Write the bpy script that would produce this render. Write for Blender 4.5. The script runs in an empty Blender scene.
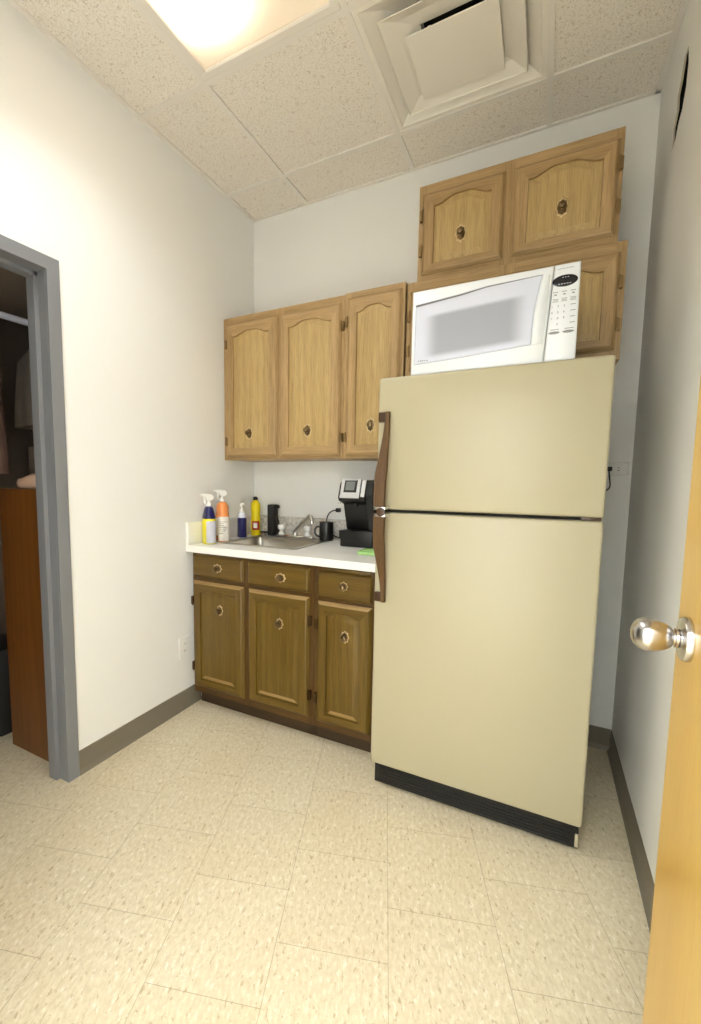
import bpy, bmesh, math, random
from mathutils import Vector, Matrix
random.seed(7)
S = bpy.context.scene
COL = S.collection
H = 2.808; W = 1.985                       # ceiling height, room width (back left corner is the origin, y runs away from the doorway)
YN = -2.44                                 # inner face of the wall with the entry doorway

# ------------------------------------------------------------------ camera, world, exposure
cd = bpy.data.cameras.new('camera'); cam = bpy.data.objects.new('camera', cd); COL.objects.link(cam)
pitch, yaw, roll = -0.0940, -0.4913, 0.0088
fwd = Vector((math.sin(yaw)*math.cos(pitch), math.cos(yaw)*math.cos(pitch), math.sin(pitch)))
rgt = Vector((math.cos(yaw), -math.sin(yaw), 0)); upv = rgt.cross(fwd)
r2 = rgt*math.cos(roll)+upv*math.sin(roll); u2 = upv*math.cos(roll)-rgt*math.sin(roll)
m = Matrix((r2, u2, -fwd)).transposed().to_4x4(); m.translation = (1.6475, -2.3962, 1.2340)
cam.matrix_world = m
cd.sensor_fit = 'VERTICAL'; cd.sensor_height = 36; cd.lens = 445.12/1024*36
cd.shift_x = 46.87/1024; cd.shift_y = 9.93/1024; cd.clip_start = .02
S.camera = cam
wd = bpy.data.worlds.new('hall_light'); S.world = wd; wd.use_nodes = True
WORLD_STRENGTH = 10.5
wd.node_tree.nodes['Background'].inputs[0].default_value = (.935, 1, 1.06, 1)
wd.node_tree.nodes['Background'].inputs[1].default_value = WORLD_STRENGTH
LAMP_WATTS = 5.2; LAMP_SPREAD = 120; LAMP_CORE = 1.0
LAMP_COL = (.945, 1.0, 1.05)
S.view_settings.view_transform = 'Standard'; S.view_settings.look = 'None'
S.view_settings.gamma = 1; S.view_settings.use_curve_mapping = False
S.view_settings.exposure = 0.40

# ------------------------------------------------------------------ helpers
def lin(c):
    return tuple(((v/255)/12.92 if v/255 <= .04045 else ((v/255+.055)/1.055)**2.4) for v in c)+(1,)

class MB:
    def __init__(s): s.bm = bmesh.new()
    def _merge(s, b, mi=0):
        for f in b.faces: f.material_index = mi
        me = bpy.data.meshes.new('tmp'); b.to_mesh(me); b.free(); s.bm.from_mesh(me); bpy.data.meshes.remove(me)
    def box(s, x0, x1, y0, y1, z0, z1, bev=0, mi=0, seg=2, rot=None):
        b = bmesh.new(); bmesh.ops.create_cube(b, size=1)
        for v in b.verts: v.co = ((v.co.x*(x1-x0)), (v.co.y*(y1-y0)), (v.co.z*(z1-z0)))
        if bev: bmesh.ops.bevel(b, geom=b.edges[:], offset=bev, segments=seg, profile=.5, affect='EDGES', clamp_overlap=True)
        M = Matrix.Translation(((x0+x1)/2, (y0+y1)/2, (z0+z1)/2))
        if rot is not None: M = M @ rot
        bmesh.ops.transform(b, matrix=M, verts=b.verts)
        s._merge(b, mi); return s
    def loft(s, loops, cap0=True, cap1=True, closed=True, mi=None):
        b = s.bm; V = [[b.verts.new(p) for p in L] for L in loops]; n = len(V[0])
        for k in range(len(V)-1):
            for i in range(n if closed else n-1):
                j = (i+1) % n
                f = b.faces.new((V[k][i], V[k][j], V[k+1][j], V[k+1][i]))
                if mi: f.material_index = mi(k, i)
        if cap0: b.faces.new(V[0][::-1])
        if cap1: b.faces.new(V[-1])
        return s
    def lathe(s, prof, org=(0, 0, 0), axis=(0, 0, 1), n=24, sx=1, sz=1, rf=None):
        a = Vector(axis).normalized(); q = Vector((0, 0, 1)).rotation_difference(a)
        o = Vector(org); loops = []
        for r, h in prof:
            L = []
            for i in range(n):
                t = 2*math.pi*i/n; k = rf(t) if rf else 1
                L.append(o+q @ Vector((max(r, 1e-4)*k*math.cos(t)*sx, max(r, 1e-4)*k*math.sin(t)*sz, h)))
            loops.append(L)
        return s.loft(loops)
    def tube(s, pts, r, n=10):
        P = [Vector(p) for p in pts]; loops = []
        R = r if isinstance(r, (list, tuple)) else [r]*len(P)
        t0 = (P[1]-P[0]).normalized(); nv = t0.orthogonal().normalized()
        for i, p in enumerate(P):
            t = ((P[i+1]-p).normalized() if i == 0 else (p-P[i-1]).normalized() if i == len(P)-1 else ((P[i+1]-p).normalized()+(p-P[i-1]).normalized()).normalized())
            nv = (nv-t*nv.dot(t)).normalized(); bv = t.cross(nv)
            loops.append([p+(nv*math.cos(2*math.pi*k/n)+bv*math.sin(2*math.pi*k/n))*R[i] for k in range(n)])
        return s.loft(loops)
    def prism(s, poly, a0, a1, axis='y'):
        def mk(u, v, w): return {'y': (u, w, v), 'x': (w, u, v), 'z': (u, v, w)}[axis]
        return s.loft([[mk(u, v, a0) for u, v in poly], [mk(u, v, a1) for u, v in poly]])
    def build(s, name, mats, parent=None, smooth=35, bevel=0):
        o_ = ORG.get(parent.name, Vector((0, 0, 0))) if parent else Vector((0, 0, 0))
        if parent is not None: bmesh.ops.translate(s.bm, verts=s.bm.verts, vec=-o_)
        bmesh.ops.recalc_face_normals(s.bm, faces=s.bm.faces[:])
        me = bpy.data.meshes.new(name); s.bm.to_mesh(me); s.bm.free()
        for mm in (mats if isinstance(mats, (list, tuple)) else [mats]): me.materials.append(mm)
        if smooth:
            me.polygons.foreach_set('use_smooth', [True]*len(me.polygons)); me.set_sharp_from_angle(angle=math.radians(smooth))
        o = bpy.data.objects.new(name, me); COL.objects.link(o)
        if parent is not None: o.parent = parent; ORG[o.name] = o_
        if bevel:
            md = o.modifiers.new('bevel', 'BEVEL'); md.width = bevel; md.segments = 2; md.limit_method = 'ANGLE'
        return o
ORG = {}
def thing(name, label, cat, loc=(0, 0, 0), group=None):
    o = bpy.data.objects.new(name, None); o.empty_display_size = .05; COL.objects.link(o); o.location = loc
    ORG[o.name] = Vector(loc); tag(o, label, cat, group); return o
def tag(o, label, cat, group=None):
    o['label'] = label; o['category'] = cat
    if group: o['group'] = group
    return o
def struct(o, label=None):
    o['kind'] = 'structure'
    if label: o['label'] = label
    return o
def recenter(o, loc):
    l = Vector(loc); o.data.transform(Matrix.Translation(-l)); o.location = l; ORG[o.name] = l; return o
def bez(p0, p1, p2, p3, n=12):
    P = [Vector(p) for p in (p0, p1, p2, p3)]
    return [P[0]*(1-t)**3+P[1]*3*t*(1-t)**2+P[2]*3*t*t*(1-t)+P[3]*t**3 for t in [i/n for i in range(n+1)]]

# ------------------------------------------------------------------ materials
def mat(name, col, rough=.5, metal=0, spec=.5, bump=0, bscale=60, **kw):
    m = bpy.data.materials.new(name); m.use_nodes = True; nt = m.node_tree; b = nt.nodes['Principled BSDF']
    b.inputs['Base Color'].default_value = lin(col); b.inputs['Roughness'].default_value = rough
    b.inputs['Metallic'].default_value = metal; b.inputs['Specular IOR Level'].default_value = spec
    for k, v in kw.items(): b.inputs[k.replace('_', ' ')].default_value = v
    if bump:
        tc = nt.nodes.new('ShaderNodeTexCoord'); n = nt.nodes.new('ShaderNodeTexNoise'); n.inputs['Scale'].default_value = bscale; n.inputs['Detail'].default_value = 3
        bp = nt.nodes.new('ShaderNodeBump'); bp.inputs['Strength'].default_value = bump; bp.inputs['Distance'].default_value = .002
        nt.links.new(tc.outputs['Object'], n.inputs['Vector']); nt.links.new(n.outputs['Fac'], bp.inputs['Height']); nt.links.new(bp.outputs['Normal'], b.inputs['Normal'])
    return m
def nodes(m): return m.node_tree, m.node_tree.nodes['Principled BSDF']
def ramp(nt, stops, src):
    r = nt.nodes.new('ShaderNodeValToRGB'); e = r.color_ramp.elements
    while len(e) < len(stops): e.new(.5)
    for i, (p, c) in enumerate(stops): e[i].position = p; e[i].color = c if len(c) == 4 else lin(c)
    nt.links.new(src, r.inputs[0]); return r.outputs[0]
def mixc(nt, fac, a, b, mode='MIX'):
    x = nt.nodes.new('ShaderNodeMix'); x.data_type = 'RGBA'; x.blend_type = mode
    for i, v in ((0, fac), (6, a), (7, b)):
        if hasattr(v, 'default_value') or hasattr(v, 'is_linked'): nt.links.new(v, x.inputs[i])
        else: x.inputs[i].default_value = v
    return x.outputs[2]
def texcoord(nt, scale=(1, 1, 1), loc=(0, 0, 0), rot=(0, 0, 0)):
    tc = nt.nodes.new('ShaderNodeTexCoord'); mp = nt.nodes.new('ShaderNodeMapping')
    mp.inputs['Scale'].default_value = scale; mp.inputs['Location'].default_value = loc; mp.inputs['Rotation'].default_value = rot
    nt.links.new(tc.outputs['Object'], mp.inputs['Vector']); return mp.outputs[0]
def noise(nt, vec, scale, detail=4, rough=.6, dist=0):
    n = nt.nodes.new('ShaderNodeTexNoise'); n.inputs['Scale'].default_value = scale; n.inputs['Detail'].default_value = detail
    n.inputs['Roughness'].default_value = rough; n.inputs['Distortion'].default_value = dist; nt.links.new(vec, n.inputs['Vector']); return n.outputs['Fac']
def wood(name, dark, mid, light, grain='z', rough=.42, wear=None, ring=7, contrast=1.0):
    m = mat(name, mid, rough); nt, b = nodes(m)
    st = {'z': (1, 1, .10), 'x': (.10, 1, 1), 'y': (1, .10, 1)}[grain]
    v = texcoord(nt, st)
    w = nt.nodes.new('ShaderNodeTexWave'); w.wave_type = 'BANDS'; w.bands_direction = {'z': 'X', 'x': 'Z', 'y': 'X'}[grain]
    w.inputs['Scale'].default_value = ring; w.inputs['Distortion'].default_value = 9; w.inputs['Detail'].default_value = 3; w.inputs['Detail Scale'].default_value = 1.1
    nt.links.new(v, w.inputs['Vector'])
    big = noise(nt, v, 9, 3, .5)
    st2 = {'z': (1, 1, .03), 'x': (.03, 1, 1), 'y': (1, .03, 1)}[grain]
    pore = noise(nt, texcoord(nt, st2), 330, 2, .6)
    c = ramp(nt, [(.0, dark), (.5, mid), (1, light)], w.outputs['Fac'])
    c = mixc(nt, .72, c, ramp(nt, [(.25, dark), (.5, mid), (.75, light)], big))
    c = mixc(nt, .33*contrast, c, ramp(nt, [(.36, (dark[0]*.72, dark[1]*.68, dark[2]*.6)), (.5, mid), (.7, light)], pore))
    if wear:
        wn = noise(nt, texcoord(nt, {'z': (1, 1, .35), 'x': (.35, 1, 1), 'y': (1, .35, 1)}[grain]), 42, 5, .75, .4)
        c = mixc(nt, ramp(nt, [(.70, (0, 0, 0, 1)), (.76, (.55, .55, .55, 1))], wn), c, lin(wear))
    nt.links.new(c, b.inputs['Base Color'])
    bp = nt.nodes.new('ShaderNodeBump'); bp.inputs['Strength'].default_value = .25; bp.inputs['Distance'].default_value = .001
    nt.links.new(pore, bp.inputs['Height']); nt.links.new(bp.outputs['Normal'], b.inputs['Normal'])
    return m

M = {}
M['wall'] = mat('wall_paint', (241, 240, 235), .55, bump=.12, bscale=140)
M['rwall'] = M['wall']
M['oakz'] = wood('oak_vertical', (144, 114, 70), (174, 143, 97), (193, 163, 118), 'z')
M['oakx'] = wood('oak_horizontal', (144, 114, 70), (172, 141, 95), (190, 161, 116), 'x')
M['oakp'] = wood('oak_panel', (160, 132, 82), (184, 155, 101), (199, 172, 119), 'z')
M['dkf'] = wood('dark_stile', (58, 38, 8), (82, 55, 16), (98, 68, 26), 'z', .4)
M['dkfx'] = wood('dark_rail', (58, 38, 8), (82, 55, 16), (98, 68, 26), 'x', .4)
M['dkz'] = wood('dark_oak_vertical', (74, 52, 8), (98, 74, 16), (116, 92, 34), 'z', .4, (168, 140, 92))
M['dkx'] = wood('dark_oak_horizontal', (72, 50, 8), (95, 71, 15), (113, 89, 32), 'x', .4, (168, 140, 92))
M['worn_lit'] = wood('worn_and_lit_oak', (124, 94, 48), (158, 128, 78), (176, 148, 100), 'x')  # pale oak: real wear in panel grooves, painted light on top bevels
M['toe'] = wood('toe_board', (44, 30, 12), (58, 40, 16), (70, 50, 22), 'x', .6)
M['brass'] = mat('antique_brass', (206, 182, 138), .4, .7, bump=.4, bscale=300)
M['brassdk'] = mat('dark_bronze', (124, 104, 76), .30, 1)
M['hingedk'] = mat('dark_hinge', (84, 66, 44), .4, 1)
M['hinge'] = mat('hinge_bronze', (140, 116, 80), .4, 1)
M['fridge'] = mat('almond_enamel', (178, 169, 140), .36, bump=.10, bscale=420)
M['gasket'] = mat('dark_gasket', (58, 50, 40), .6)
M['black'] = mat('black_plastic', (20, 19, 18), .35)
M['blackm'] = mat('matte_black', (26, 25, 24), .6)
M['grille'] = mat('black_grille', (13, 11, 9), .5)
M['hwood'] = wood('handle_woodgrain', (62, 40, 13), (86, 58, 24), (104, 76, 36), 'z', .4, ring=14)
M['hbrown'] = mat('dark_brown_trim', (66, 44, 24), .4)
M['chrome'] = mat('chrome', (226, 226, 226), .12, 1)
M['satin'] = mat('satin_nickel', (200, 198, 196), .24, 1)
M['steel'] = mat('stainless_steel', (190, 186, 178), .32, 1, bump=.05, bscale=300)
M['white'] = mat('white_plastic', (240, 238, 232), .35)
M['mwhite'] = mat('microwave_white', (228, 231, 234), .3)
M['mwin'] = mat('microwave_window', (212, 216, 230), .12, 0, .8)
M['mshade'] = mat('painted_shade_grey', (116, 114, 116), .4)  # grey for the painted shade line above the microwave window
M['mkey'] = mat('key_print_grey', (140, 140, 142), .5)
M['mdark'] = mat('dark_display', (40, 40, 44), .15)
M['counter'] = mat('white_laminate', (240, 238, 232), .35)
M['frame'] = mat('grey_steel_paint', (128, 129, 132), .42, bump=.05)
M['base'] = mat('vinyl_base', (122, 114, 98), .5)
M['grid'] = mat('grid_white', (236, 230, 220), .5)
M['housing'] = mat('lamp_housing', (244, 230, 208), .5)
M['vent'] = mat('vent_enamel', (240, 234, 222), .5)
M['dark'] = mat('dark_void', (18, 15, 13), .9)
M['plaster'] = mat('broken_plaster', (190, 178, 158), .9, bump=.8, bscale=90)
M['knobclear'] = mat('clear_acrylic', (236, 236, 232), .12, 0, .6)
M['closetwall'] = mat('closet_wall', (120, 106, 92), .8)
M['cherry'] = wood('cherry_veneer', (96, 54, 14), (112, 66, 20), (126, 78, 28), 'z', .4, contrast=.6)
M['maple'] = wood('maple_veneer', (196, 152, 70), (206, 166, 82), (214, 176, 94), 'z', .3, ring=3, contrast=.35)
M['shirt'] = mat('grey_cloth', (112, 101, 90), .9, bump=.4, bscale=30)
M['shirtd'] = mat('brown_cloth', (74, 52, 42), .9, bump=.4, bscale=30)
M['beige'] = mat('beige_cloth', (200, 164, 136), .9, bump=.5, bscale=60)
M['yellow'] = mat('yellow_plastic', (240, 216, 10), .35)
M['ylabel'] = mat('yellow_label', (240, 226, 40), .4)
M['glabel'] = mat('pale_grey_label', (196, 196, 206), .5)
M['navy'] = mat('navy_plastic', (22, 24, 84), .3)
M['orange'] = mat('orange_liquid', (240, 150, 84), .25)
M['paper'] = mat('white_label', (238, 232, 222), .5)
M['red'] = mat('red_print', (176, 52, 30), .5)
M['print'] = mat('grey_print', (120, 118, 112), .6)
M['clear'] = mat('clear_bottle', (226, 228, 236), .15, 0, .6)
M['green'] = mat('pale_green_sponge', (176, 220, 140), .7, bump=.4, bscale=120)
M['greenl'] = mat('green_sponge_edge', (120, 186, 84), .7)
M['silver'] = mat('silver_plastic', (206, 206, 206), .3, .3)
M['lcd'] = mat('grey_screen', (120, 124, 122), .2)

def window_mat():                              # glass with a dotted grey screen print that fades out towards its border
    m = mat('microwave_window', (212, 216, 230), .16, 0, .7); nt, b = nodes(m)
    tc = nt.nodes.new('ShaderNodeTexCoord'); sp = nt.nodes.new('ShaderNodeSeparateXYZ'); nt.links.new(tc.outputs['Object'], sp.inputs[0])
    def ss(src, a, b_):
        r = nt.nodes.new('ShaderNodeMapRange'); r.interpolation_type = 'SMOOTHSTEP'; nt.links.new(src, r.inputs[0]); r.inputs[1].default_value = a; r.inputs[2].default_value = b_; return r.outputs[0]
    def mul(a, b_):
        n = nt.nodes.new('ShaderNodeMath'); n.operation = 'MULTIPLY'; nt.links.new(a, n.inputs[0]); nt.links.new(b_, n.inputs[1]); return n.outputs[0]
    sk = nt.nodes.new('ShaderNodeMath'); sk.operation = 'MULTIPLY_ADD'; nt.links.new(sp.outputs[0], sk.inputs[0]); sk.inputs[1].default_value = -.055; nt.links.new(sp.outputs[2], sk.inputs[2])
    z = sk.outputs[0]
    f = mul(mul(ss(sp.outputs[0], -.225, -.16), ss(sp.outputs[0], .125, .06)), mul(ss(z, .062, .085), ss(z, .222, .205)))
    nt.links.new(mixc(nt, f, lin((212, 216, 230)), lin((164, 167, 178))), b.inputs['Base Color']); return m
M['mwin'] = window_mat()
# floor: twelve inch vinyl tiles laid in running bond, turned against the walls
def floor_mat():
    m = mat('vinyl_tile', (222, 208, 172), .33); nt, b = nodes(m)
    a = math.radians(17.8); ca, sa = math.cos(a), math.sin(a)
    tc = nt.nodes.new('ShaderNodeTexCoord'); sp = nt.nodes.new('ShaderNodeSeparateXYZ'); nt.links.new(tc.outputs['Object'], sp.inputs[0])
    def lc(kx, ky, off):
        p = nt.nodes.new('ShaderNodeMath'); p.operation = 'MULTIPLY'; nt.links.new(sp.outputs[0], p.inputs[0]); p.inputs[1].default_value = kx
        q = nt.nodes.new('ShaderNodeMath'); q.operation = 'MULTIPLY_ADD'; nt.links.new(sp.outputs[1], q.inputs[0]); q.inputs[1].default_value = ky; nt.links.new(p.outputs[0], q.inputs[2])
        r = nt.nodes.new('ShaderNodeMath'); r.operation = 'ADD'; nt.links.new(q.outputs[0], r.inputs[0]); r.inputs[1].default_value = off; return r.outputs[0]
    X = lc(sa, -ca, -.032+.309*20); Y = lc(ca, sa, .011+.295*20)
    cb = nt.nodes.new('ShaderNodeCombineXYZ'); nt.links.new(X, cb.inputs[0]); nt.links.new(Y, cb.inputs[1])
    br = nt.nodes.new('ShaderNodeTexBrick'); nt.links.new(cb.outputs[0], br.inputs['Vector'])
    br.offset = .5; br.offset_frequency = 2; br.squash = 1
    for k, v in (('Scale', 1), ('Mortar Size', .0011), ('Mortar Smooth', .3), ('Brick Width', .309), ('Row Height', .295)): br.inputs[k].default_value = v
    br.inputs['Color1'].default_value = (0, 0, 0, 1); br.inputs['Color2'].default_value = (1, 1, 1, 1); br.inputs['Mortar'].default_value = (.5, .5, .5, 1)
    def stretched(sx, sy):
        mp = nt.nodes.new('ShaderNodeMapping'); nt.links.new(cb.outputs[0], mp.inputs[0]); mp.inputs['Scale'].default_value = (sx, sy, 1); return mp.outputs[0]
    n1 = noise(nt, stretched(48, 92), 1, 4, .65)
    n2 = noise(nt, stretched(46, 92), 1.1, 3, .55, .4)
    n3 = noise(nt, stretched(2.2, 2.6), 1, 3, .6)
    c = ramp(nt, [(.3, (206, 192, 160)), (.5, (218, 205, 174)), (.68, (228, 217, 190))], n1)
    c = mixc(nt, ramp(nt, [(.60, (0, 0, 0, 1)), (.68, (.7, .7, .7, 1))], n2), c, lin((174, 152, 112)))
    n4 = noise(nt, stretched(40, 80), 1.1, 3, .6)
    c = mixc(nt, ramp(nt, [(.58, (0, 0, 0, 1)), (.66, (.6, .6, .6, 1))], n4), c, lin((242, 234, 218)))
    c = mixc(nt, .035, c, br.outputs['Color'], 'OVERLAY')
    c = mixc(nt, ramp(nt, [(.40, (.10, .10, .10, 1)), (.62, (0, 0, 0, 1))], n3), c, lin((190, 160, 110)))
    c = mixc(nt, ramp(nt, [(.0, (0, 0, 0, 1)), (.8, (.5, .5, .5, 1))], br.outputs['Fac']), c, lin((138, 118, 84)))
    nt.links.new(c, b.inputs['Base Color'])
    rr = nt.nodes.new('ShaderNodeMapRange'); nt.links.new(n3, rr.inputs[0]); rr.inputs[3].default_value = .26; rr.inputs[4].default_value = .46; nt.links.new(rr.outputs[0], b.inputs['Roughness'])
    b.inputs['Specular IOR Level'].default_value = .35
    return m
def tile_mat():
    m = mat('fissured_tile', (212, 200, 180), .85); nt, b = nodes(m)
    v = texcoord(nt)
    a = noise(nt, v, 165, 3, .65, .5); d = noise(nt, v, 60, 4, .75, .8)
    c = ramp(nt, [(.30, (176, 162, 142)), (.40, (234, 225, 211)), (.62, (246, 240, 230))], a)
    c = mixc(nt, ramp(nt, [(.35, (.5, .5, .5, 1)), (.42, (0, 0, 0, 1))], d), c, lin((176, 160, 138)))
    nt.links.new(c, b.inputs['Base Color'])
    bp = nt.nodes.new('ShaderNodeBump'); bp.inputs['Strength'].default_value = .5; bp.inputs['Distance'].default_value = .002
    nt.links.new(a, bp.inputs['Height']); nt.links.new(bp.outputs['Normal'], b.inputs['Normal']); return m
def splash_mat():
    m = mat('speckled_laminate', (214, 208, 198), .4); nt, b = nodes(m)
    a = noise(nt, texcoord(nt), 70, 4, .7)
    nt.links.new(ramp(nt, [(.35, (176, 168, 156)), (.5, (210, 204, 194)), (.66, (228, 224, 216))], a), b.inputs['Base Color']); return m
def lamp_mat():                                # the lamp's lens: brightest over the tube, weaker at the rim
    m = bpy.data.materials.new('lamp_lens'); m.use_nodes = True; nt = m.node_tree; nt.nodes.clear()
    out = nt.nodes.new('ShaderNodeOutputMaterial'); em = nt.nodes.new('ShaderNodeEmission'); nt.links.new(em.outputs[0], out.inputs[0])
    tc = nt.nodes.new('ShaderNodeTexCoord'); sp = nt.nodes.new('ShaderNodeSeparateXYZ'); nt.links.new(tc.outputs['Object'], sp.inputs[0])
    def mth(op, a, b=None):
        n = nt.nodes.new('ShaderNodeMath'); n.operation = op
        for i, v in enumerate((a, b)):
            if v is None: continue
            if isinstance(v, (int, float)): n.inputs[i].default_value = v
            else: nt.links.new(v, n.inputs[i])
        return n.outputs[0]
    dx = mth('DIVIDE', mth('ADD', sp.outputs[0], .11), .09); g = mth('POWER', 2.71828, mth('MULTIPLY', mth('MULTIPLY', dx, dx), -.5))
    dy = mth('MAXIMUM', mth('SUBTRACT', mth('ABSOLUTE', sp.outputs[1]), .40), 0.0); dy = mth('DIVIDE', dy, .06); h = mth('POWER', 2.71828, mth('MULTIPLY', mth('MULTIPLY', dy, dy), -.5))
    core = mth('MULTIPLY', mth('MULTIPLY', g, h), LAMP_CORE)
    nt.links.new(mth('ADD', core, .05), em.inputs['Strength'])
    c = mixc(nt, mth('MINIMUM', mth('MULTIPLY', core, .6), 1.0), (1.0, .82, .62, 1), LAMP_COL+(1,))
    nt.links.new(c, em.inputs['Color'])
    tr = nt.nodes.new('ShaderNodeBsdfTransparent'); ad = nt.nodes.new('ShaderNodeAddShader')   # clear prismatic lens over the tube
    nt.links.new(em.outputs[0], ad.inputs[0]); nt.links.new(tr.outputs[0], ad.inputs[1]); nt.links.new(ad.outputs[0], out.inputs[0]); return m
M['floor'] = floor_mat(); M['tile'] = tile_mat(); M['splash'] = splash_mat(); M['lens'] = lamp_mat()

# ------------------------------------------------------------------ room shell
struct(MB().box(-1.35, W+.12, -4.2, .12, -.08, 0).build('floor', M['floor'], smooth=0))
struct(MB().box(-.0, W+.12, 0, .12, 0, H+.25).build('wall_back', M['wall'], smooth=0))
DJ = -1.343; DW = .92; DH = 1.992                 # closet doorway: right jamb, width, head height
wl = MB(); wl.box(-.09, 0, DJ+.02, .12, 0, H+.25).box(-.09, 0, -2.6, DJ-DW-.02, 0, H+.25).box(-.09, 0, DJ-DW-.02, DJ+.02, DH+.02, H+.25)
struct(wl.build('wall_left', M['wall'], smooth=0))
# right wall with the ragged hole near the ceiling
hole = [(-.300, 2.395), (-.318, 2.43), (-.312, 2.47), (-.345, 2.50), (-.338, 2.55), (-.372, 2.585), (-.40, 2.63), (-.445, 2.628), (-.462, 2.57), (-.455, 2.50), (-.425, 2.455), (-.385, 2.44), (-.355, 2.405)]
b = bmesh.new()
outer = [(.12, 0), (-2.6, 0), (-2.6, H+.25), (.12, H+.25)]
ov = [b.verts.new((W, y, z)) for y, z in outer]; hv = [b.verts.new((W, y, z)) for y, z in hole]
eo = [b.edges.new((ov[i], ov[(i+1) % 4])) for i in range(4)]; eh = [b.edges.new((hv[i], hv[(i+1) % len(hv)])) for i in range(len(hv))]
bmesh.ops.triangle_fill(b, use_beauty=True, edges=eo+eh)
hb = [b.verts.new((W+.005, y+random.uniform(-.006, .006), z+random.uniform(-.006, .006))) for y, z in hole]
for i in range(len(hole)):
    j = (i+1) % len(hole); f = b.faces.new((hv[i], hv[j], hb[j], hb[i])); f.material_index = 1
wr = MB(); wr.bm.free(); wr.bm = b
wr.box(W+.12, W+.13, -2.6, .12, 0, H+.25); wr.box(W+.005, W+.12, -.52, -.26, 2.36, 2.37, mi=2); wr.box(W+.005, W+.12, -.52, -.26, 2.66, 2.67, mi=2); wr.box(W+.005, W+.12, -.26, -.25, 2.36, 2.67, mi=2); wr.box(W+.005, W+.12, -.52, -.51, 2.36, 2.67, mi=2); wr.box(W+.11, W+.12, -.52, -.25, 2.36, 2.67, mi=2)
struct(wr.build('wall_right', [M['wall'], M['plaster'], M['dark']], smooth=0))
ex0, ex1, eh_ = .93, 1.90, 2.06
wf = MB(); wf.box(-.13, ex0, YN-.13, YN, 0, H+.25).box(ex1, W+.12, YN-.13, YN, 0, H+.25).box(ex0, ex1, YN-.13, YN, eh_, H+.25)
struct(wf.build('wall_front', M['wall'], smooth=0))
# closet shell behind the left wall
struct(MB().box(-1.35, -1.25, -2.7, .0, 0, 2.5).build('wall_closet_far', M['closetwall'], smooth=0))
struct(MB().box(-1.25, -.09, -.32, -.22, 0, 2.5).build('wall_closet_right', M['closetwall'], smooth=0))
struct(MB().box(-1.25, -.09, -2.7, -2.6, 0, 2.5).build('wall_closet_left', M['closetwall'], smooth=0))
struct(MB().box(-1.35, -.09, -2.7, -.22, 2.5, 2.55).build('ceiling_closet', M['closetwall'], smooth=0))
# hall beyond the entry doorway
struct(MB().box(-1.0, W+1.2, -4.3, -4.2, 0, 2.6).build('wall_hall', M['wall'], smooth=0))
struct(MB().box(W+1.1, W+1.2, -4.2, YN-.13, 0, 2.6).build('wall_hall_blocker', M['wall'], smooth=0))  # unseen side wall, added to keep sky light off the left wall

struct(MB().box(-.13, W+1.2, -3.15, YN-.131, 2.6, 2.65).build('ceiling_hall_blocker', M['wall'], smooth=0))  # unseen, cut short on purpose: blocks steep light onto the near floor
# dropped ceiling: tiles in one mesh, grid a part of it
gx = [0, .371, .981, 1.590, W]; gy = [0, -.272, -.882, -1.491, -2.101, YN]
cl = MB()
for i in range(4):
    for j in range(5):
        if i == 1 and j in (2, 3): continue
        if i == 2 and j == 1: continue
        cl.box(gx[i]+.002, gx[i+1]-.002, gy[j+1]+.002, gy[j]-.002, H+.0045, H+.020)
ce = struct(cl.build('ceiling', M['tile'], smooth=0))
gr = MB(); gw = .0115
for x in gx[1:-1]:
    if abs(x-.981) < .01 or abs(x-.371) < .01: gr.box(x-gw, x+gw, YN, 0, H-.003, H+.0044)
    else: gr.box(x-gw, x+gw, YN, 0, H-.003, H+.0044)
for y in gy[1:-1]:
    for i in range(4):
        if i == 1 and abs(y+1.491) < .01: continue
        gr.box(gx[i]+(gw if i else 0), gx[i+1]-gw*(i < 3), y-gw, y+gw, H-.003, H+.0044)
    gr.box(0, 0, y, y, H, H) if False else None
for a in ((0, .02, YN, 0), (W-.02, W, YN, 0), (0, W, -.016, 0), (0, W, YN, YN+.02)): gr.box(a[0], a[1], a[2], a[3], H-.0035, H+.0044)
gr.build('grid', M['grid'], ce, smooth=0)

# vinyl cove base
def cove(y0, y1, x, sgn):
    m_ = MB(); pr = [(x, 0), (x+sgn*.014, 0), (x+sgn*.009, .006), (x+sgn*.004, .02), (x+sgn*.003, .098), (x, .101)]
    return m_.loft([[(px, y0, z) for px, z in pr], [(px, y1, z) for px, z in pr]])
struct(cove(DJ+.052, -.536, 0, 1).build('baseboard_left', M['base'], smooth=0))
struct(cove(YN, -.001, W, -1).build('baseboard_right', M['base'], smooth=0))
bb = MB(); bb.loft([[(1.06, -a, z) for a, z in ((0, 0), (.012, 0), (.004, .02), (.003, .1), (0, .101))], [(W-.004, -a, z) for a, z in ((0, 0), (.012, 0), (.004, .02), (.003, .1), (0, .101))]])
struct(bb.build('baseboard_back', M['base'], smooth=0))

# grey pressed steel frame of the closet doorway
fr = MB(); yl = DJ-DW
for (a, c) in ((DJ, 1), (yl, -1)):
    def yb(u, v, x0, x1): fr.box(x0, x1, min(a+c*u, a+c*v), max(a+c*u, a+c*v), 0, DH+(.048 if (x0 >= 0) else 0), .0015)
    yb(0, .05, 0.0005, .013); yb(0, .019, -.045, .0005); yb(-.016, .019, -.09, -.045); yb(0, .05, -.101, -.0905)
fr.box(.0005, .013, yl-.001, DJ+.001, DH, DH+.048, .0015); fr.box(-.045, .0005, yl-.019, DJ+.019, DH, DH+.019); fr.box(-.09, -.045, yl, DJ, DH-.016, DH+.019); fr.box(-.101, -.0905, yl-.05, DJ+.05, DH, DH+.048)
struct(fr.build('trim_1', M['frame'], smooth=0))
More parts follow.
